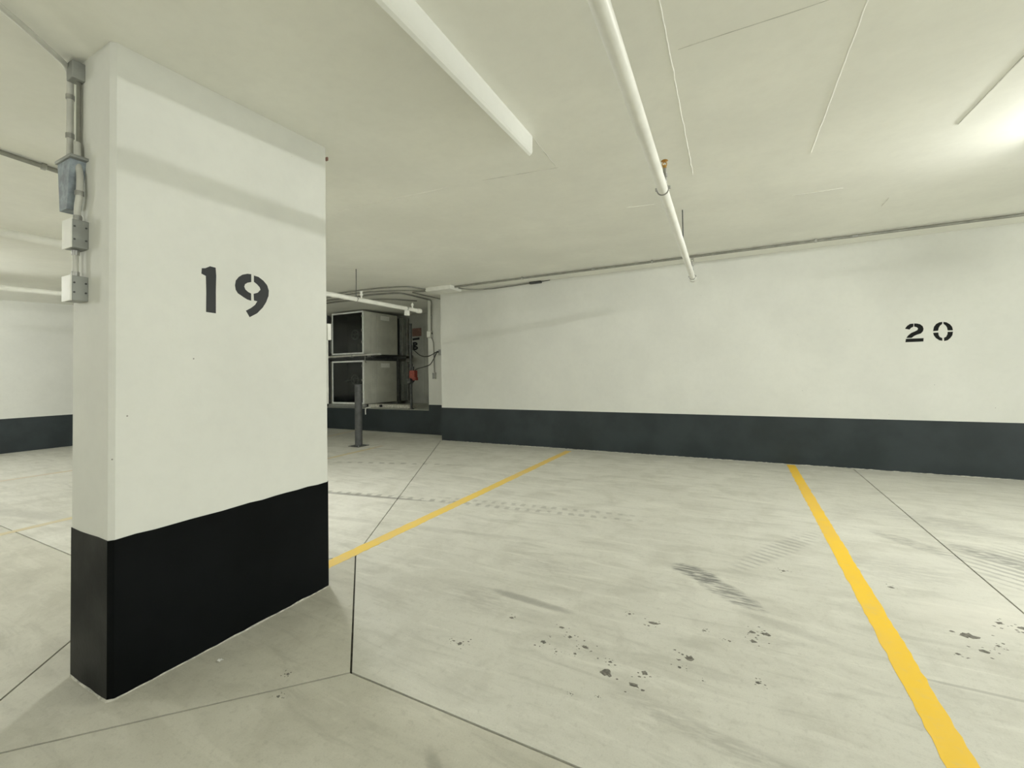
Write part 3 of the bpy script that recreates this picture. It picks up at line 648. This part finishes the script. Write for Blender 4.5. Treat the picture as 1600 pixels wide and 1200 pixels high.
MB().tube([(SPX + 0.10, SPY - 0.04, 1.60), (SPX + 0.10, SPY - 0.04, 1.72)], 0.035, 10).build('stem', M['dark_steel'], t)
MB().bevel_box((SPX + 0.14, SPY - 0.11, 1.36), (SPX + 0.25, SPY - 0.01, 1.44), 0.01).build('outlet', M['red'], t)
# painted marks on the niche wall
YW = YE - 0.0135
mb = MB().prism([(-9.26, 2.61), (-8.98, 2.63), (-8.98, 2.70), (-9.26, 2.68)], 1, YW - 0.001, YW + 0.002)
mb.prism([(-9.25, 2.30), (-9.19, 2.30), (-9.19, 2.56), (-9.25, 2.56)], 1, YW - 0.001, YW + 0.002)
def arcpoly(cx, cz_, rx, rz, wd, a0, a1, n=9):
    o = [(cx + rx * math.cos(a0 + (a1 - a0) * i / n), cz_ + rz * math.sin(a0 + (a1 - a0) * i / n)) for i in range(n + 1)]
    i_ = [(cx + (rx - wd) * math.cos(a0 + (a1 - a0) * i / n), cz_ + (rz - wd) * math.sin(a0 + (a1 - a0) * i / n)) for i in range(n + 1)]
    return o + i_[::-1]
for zc, rz in ((2.497, 0.067), (2.365, 0.07)): mb.prism(arcpoly(-9.19, zc, 0.15 if zc < 2.4 else 0.13, rz, 0.06, -math.pi / 2, math.pi / 2), 1, YW - 0.001, YW + 0.002)
tag(mb.build('stencilled_letter', M['black_digit'], wall_niche), 'black stencilled letter B under a bar')
tag(MB().box((-9.27, YW - 0.002, 2.74), (-8.9, YW + 0.002, 3.0)).build('red_patch', M['faded_red'], wall_niche), 'faded red painted patch')

AX0, AX1, AY0, AY1 = -10.62, -9.36, 9.0, 10.39
def ahu(z0, z1, label, wheel, shaft):
    t = empty('fan_unit', ((AX0 + AX1) / 2, AY0, z0), label, 'ventilation unit', 'fan units in the recess')
    k = 0.03
    c = MB().box((AX0, AY0, z0), (AX0 + k, AY1, z1)).box((AX1 - k, AY0, z0), (AX1, AY1, z1)).box((AX0 + k, AY0, z1 - k), (AX1 - k, AY1, z1)).box((AX0 + k, AY0, z0), (AX1 - k, AY1, z0 + k)).box((AX0 + k, AY1 - k, z0 + k), (AX1 - k, AY1, z1 - k))
    c.build('casing', M['casing'], t)
    # proud sheet panels on the visible side
    for a, b in ((AY0 + 0.03, AY0 + 0.26), (AY0 + 0.275, AY0 + 0.50), (AY0 + 0.515, AY1 - 0.03)):
        MB().bevel_box((AX1 - 0.002, a, z0 + 0.03), (AX1 + 0.012, b, z1 - 0.03), 0.004).build('side_panel', M['casing'], t)
    MB().box((AX0 + k, AY0 + 0.55, z0 + k), (AX1 - k, AY0 + 0.57, z1 - k)).build('inner_panel', M['black_inside'], t)
    MB().box((AX0 + k, AY0 + 0.03, z0 + k), (AX0 + k + 0.004, AY0 + 0.55, z1 - k)).box((AX1 - k - 0.004, AY0 + 0.03, z0 + k), (AX1 - k, AY0 + 0.55, z1 - k)).box((AX0 + k, AY0 + 0.03, z1 - k - 0.004), (AX1 - k, AY0 + 0.55, z1 - k)).box((AX0 + k, AY0 + 0.03, z0 + k), (AX1 - k, AY0 + 0.55, z0 + k + 0.004)).build('lining', M['black_inside'], t)
    f = MB(); q = 0.042
    f.bevel_box((AX0 - 0.004, AY0 - 0.018, z1 - q), (AX1 + 0.004, AY0 + 0.012, z1 + 0.004), 0.004)
    f.bevel_box((AX0 - 0.004, AY0 - 0.018, z0 - 0.004), (AX1 + 0.004, AY0 + 0.012, z0 + q), 0.004)
    f.bevel_box((AX0 - 0.004, AY0 - 0.016, z0 + q), (AX0 + q * 0.8, AY0 + 0.012, z1 - q), 0.004)
    f.bevel_box((AX1 - q * 0.8, AY0 - 0.016, z0 + q), (AX1 + 0.004, AY0 + 0.012, z1 - q), 0.004)
    f = f.build('front_frame', M['alu'], t)
    MB().box((AX0 + q * 0.7, AY0 - 0.004, z0 + q * 0.8), (AX1 - q * 0.7, AY0 + 0.004, z1 - q * 0.8)).build('glass_pane', M['glass'], f)
    for zz in (z0 + 0.28 * (z1 - z0), z0 + 0.55 * (z1 - z0), z0 + 0.88 * (z1 - z0)):
        MB().bevel_box((AX1 - 0.05, AY0 - 0.03, zz - 0.03), (AX1 - 0.012, AY0 - 0.014, zz + 0.03), 0.004).build('latch', M['galv'], f)
    wx, wz = wheel
    wl = MB().ring((wx, AY0 + 0.30, wz), (0, 1, 0), 0.135, 0.022, 24, 8)
    for a in range(5):
        an = a * 2 * math.pi / 5 + 0.4; wl.tube([(wx, AY0 + 0.30, wz), (wx + 0.13 * math.cos(an), AY0 + 0.30, wz + 0.13 * math.sin(an))], 0.016, 6)
    wl.tube([(wx, AY0 + 0.24, wz), (wx, AY0 + 0.5, wz)], 0.035, 10)
    wl.build('pulley', M['galv'], t)
    if shaft: MB().tube([(wx - 0.42, AY0 + 0.33, wz - 0.04), (wx - 0.10, AY0 + 0.33, wz)], 0.018, 8).build('shaft', M['galv'], t)
    MB().bevel_box((AX0 + 0.35, AY0 + 0.30, z0 + 0.10), (AX0 + 0.72, AY0 + 0.54, z0 + 0.34), 0.03).build('motor', M['dark_steel'], t)
    MB().bevel_box((AX1 + 0.012, AY0 + 0.66, z1 - 0.20), (AX1 + 0.018, AY0 + 1.02, z1 - 0.07), 0.002).build('label_plate', M['label'], t)
    return t
ahu(2.125, 3.345, 'glass-fronted fan unit in the recess, upper of the two', (-10.0, 2.72), False)
ahu(0.70, 1.935, 'glass-fronted fan unit in the recess, lower of the two', (-10.02, 1.39), True)
def duct(z0, z1, label):
    t = empty('duct', (AX1 - 0.6, AY1, z0), label, 'duct', 'ducts behind the fan units')
    MB().bevel_box((AX0 + 0.05, AY1 + 0.001, z0 + 0.02), (AX1 - 0.04, AY1 + 0.13, z1 - 0.02), 0.01).build('flexible_collar', M['rubber'], t)
    MB().bevel_box((AX0, AY1 + 0.13, z0), (AX1 + 0.01, AY1 + 0.50, z1), 0.008).build('duct_box', M['duct'], t)
    MB().bevel_box((AX0 - 0.02, AY1 + 0.20, z0 - 0.012), (AX1 + 0.035, AY1 + 0.235, z1 + 0.012), 0.004).build('flange', M['galv'], t)
    MB().bevel_box((AX0 - 0.02, AY1 + 0.42, z0 - 0.012), (AX1 + 0.035, AY1 + 0.45, z1 + 0.012), 0.004).build('flange', M['galv'], t)
duct(2.13, 3.30, 'dull metal duct behind the upper fan unit')
duct(0.70, 1.93, 'dull metal duct behind the lower fan unit')
# rack carrying the units
t = empty('unit_rack', (-10.0, 9.0, SILL), 'dark steel rack that carries the two fan units', 'rack')
def bar(a, b, name='rack_beam', m='dark_steel'): return MB().bevel_box(a, b, 0.006).build(name, M[m], t)
bar((AX0 - 0.28, 8.93, 1.995), (-8.95, 9.03, 2.085)); bar((AX0 - 0.28, 9.05, 1.945), (AX1 + 0.02, AY1, 2.00))
bar((AX0 - 0.28, 10.30, 1.995), (-8.75, 10.38, 2.085))
bar((AX0 - 0.28, 8.95, 0.61), (AX1 + 0.06, 9.05, 0.692), m='grey_box'); bar((AX0 - 0.28, 10.28, 0.61), (AX1 + 0.06, 10.38, 0.692), m='grey_box')
for yy in (8.98, 10.34): MB().bevel_box((AX0 - 0.20, yy - 0.045, SILL), (AX0 - 0.11, yy + 0.045, 3.30), 0.006).build('rack_post', M['dark_steel'], t)
bar((AX1 + 0.03, 10.30, SILL), (AX1 + 0.11, 10.38, 2.0), 'rack_post')
bar((-8.95, 10.30, 1.9), (-8.75, 10.4, 2.1), 'bracket', 'galv')
t = pipe_thing('drain_pipe', [(-12.0, 8.82, 2.045), (-8.52, 8.82, 2.085)], 0.030, M['pale_conduit'], 'pale horizontal pipe in front of the gap between fan units', 'pipe', straps=[((-9.6, 8.82, 2.072), (1, 0, 0))])
for xx in (-10.4, -9.7, -9.02): MB().bevel_box((xx - 0.02, 8.83, 2.03), (xx + 0.02, 8.935, 2.06), 0.003).build('pipe_bracket', M['galv'], t)
MB().tube([(-9.15, 8.85, 2.06), (-9.15, 8.85, 1.92)], 0.010, 8).tube([(-9.15, 8.85, 1.92), (-9.12, 8.85, 1.86)], 0.016, 8).build('drain_stub', M['conduit'], t)
# low debris curb and hardware on the sill
t = empty('mortar_curb', (-9.0, 8.9, SILL), 'low broken concrete curb along the recess sill', 'curb')
MB().bevel_box((-9.25, 9.05, SILL), (-7.75, 9.35, SILL + 0.10), 0.02).build('curb_block', M['caulk'], t)
MB().tube([(-8.75, 9.0, SILL + 0.06), (-8.75, 9.06, SILL + 0.06)], 0.035, 10).build('drain_hole_cap', M['rubber'], t)
t = empty('drain_outlet', (-9.05, YR, 0.55), 'short pale drain tube hanging over the black sill edge', 'pipe')
MB().tube(smooth_path([(-9.05, 8.95, SILL + 0.02), (-9.05, 8.80, SILL + 0.02), (-9.05, 8.755, SILL - 0.02), (-9.05, 8.755, 0.44)]), 0.014, 8).build('tube', M['label'], t)
# duct across the top of the niche
t = empty('header_duct', (-10, 10.2, 3.0), 'dark duct hung across the back of the niche', 'duct')
for xx in (-11.6,): MB().bevel_box((OX0 + 0.01, 9.3, 2.2), (AX0 - 0.35, 10.6, 3.1), 0.01).build('duct_box', M['duct'], t)

# ------------------------------------------------------------------ bollard
BX, BY = -7.215, 6.78
t = empty('bollard', (BX, BY, 0), 'dark grey steel bollard bolted down in front of the recess', 'bollard')
MB().tube([(BX, BY, 0.012), (BX, BY, 1.30)], 0.076, 24).build('post', M['bollard'], t)
MB().tube([(BX, BY, 1.295), (BX, BY, 1.312), (BX, BY, 1.325)], 0, 24, radii=[0.079, 0.079, 0.055]).build('cap', M['bollard'], t)
pl = MB().bevel_box((BX - 0.15, BY - 0.15, 0.0005), (BX + 0.15, BY + 0.15, 0.013), 0.003).build('base_plate', M['bollard'], t)
for sx in (-1, 1):
    for sy in (-1, 1): MB().tube([(BX + sx * 0.115, BY + sy * 0.115, 0.011), (BX + sx * 0.115, BY + sy * 0.115, 0.028)], 0.013, 6).build('bolt', M['galv'], pl)
# scrap of paper
mb = MB(); n = 5; vs = []
for i in range(n):
    for j in range(n): vs.append((-2.472 + (i - 2) * 0.006 + 0.002 * j, 1.356 + (j - 2) * 0.005, 0.002 + 0.008 * abs(math.sin(i * 1.7 + j * 2.3))))
mb.add(vs, [(i * n + j, i * n + n + j, i * n + n + j + 1, i * n + j + 1) for i in range(n - 1) for j in range(n - 1)])
tag(mb.build('paper_scrap', M['paper']), 'tiny crumpled white paper scrap on the floor beside the column', 'litter')

# ------------------------------------------------------------------ bay ceiling lamp; unseen hung lamps added as fill
def hung_fill_lamp(x, y, rz, label, L=1.2): lamp_fixture(x, y, rz, label, L, 0.55, 'lamp_bright')  # unseen lamps added low to brighten the ceiling and aisles
def lamp_fixture(x, y, rz, label, L=1.2, drop=0.0, mat='lamp', wide=0.05):
    t = empty('ceiling_lamp', (x, y, ceil_z(y)), label, 'lamp')
    d = Vector((math.cos(rz), math.sin(rz), 0)); z = ceil_z(y) - 0.012 - drop
    a = Vector((x, y, z)) - d * L / 2; b = Vector((x, y, z)) + d * L / 2
    s = Vector((-d.y, d.x, 0)) * wide
    vs = [a - s, a + s, b + s, b - s]; vs += [v - Vector((0, 0, 0.045)) for v in vs]
    MB().add(vs, [(0, 1, 2, 3), (7, 6, 5, 4), (0, 4, 5, 1), (1, 5, 6, 2), (2, 6, 7, 3), (3, 7, 4, 0)]).build('housing', M['white_steel'], t)
    for e in (a + d * 0.02, b - d * 0.02): MB().bevel_box(tuple(e - Vector((0.02, 0.02, 0.10))), tuple(e + Vector((0.02, 0.02, -0.04))), 0.004).build('tube_holder', M['white_bracket'], t)
    if drop:
        for e in (a + d * 0.2, b - d * 0.2): MB().tube([e, e + Vector((0, 0, drop + 0.01))], 0.006, 8).build('hanger_rod', M['galv'], t)
    o = Vector((0, 0, 0.074)); MB().tube([a + d * 0.03 - o, b - d * 0.03 - o], 0.026, 12).build('lamp_tube', M[mat], t)
lamp_fixture(2.60, 4.40, math.pi / 2, 'strip lamp on the ceiling above bay 20', 0.9, wide=0.2)  # housing made wide to block its light from the ceiling
lamp_fixture(-4.8, 3.3, math.pi / 2, 'added hung fill lamp hidden behind the column', 0.5, 0.6, 'lamp_bright', wide=0.3)  # added out of sight to brighten the far floor; wide housing blocks upward light
hung_fill_lamp(-0.6, -4.4, 0, 'added hung fill lamp behind the camera', 0.5)
hung_fill_lamp(-7.6, -1.6, math.pi / 2, 'added hung fill lamp in the left aisle', 0.7)
hung_fill_lamp(-10.6, 1.2, math.pi / 2, 'added hung fill lamp in the far left aisle', 0.5)
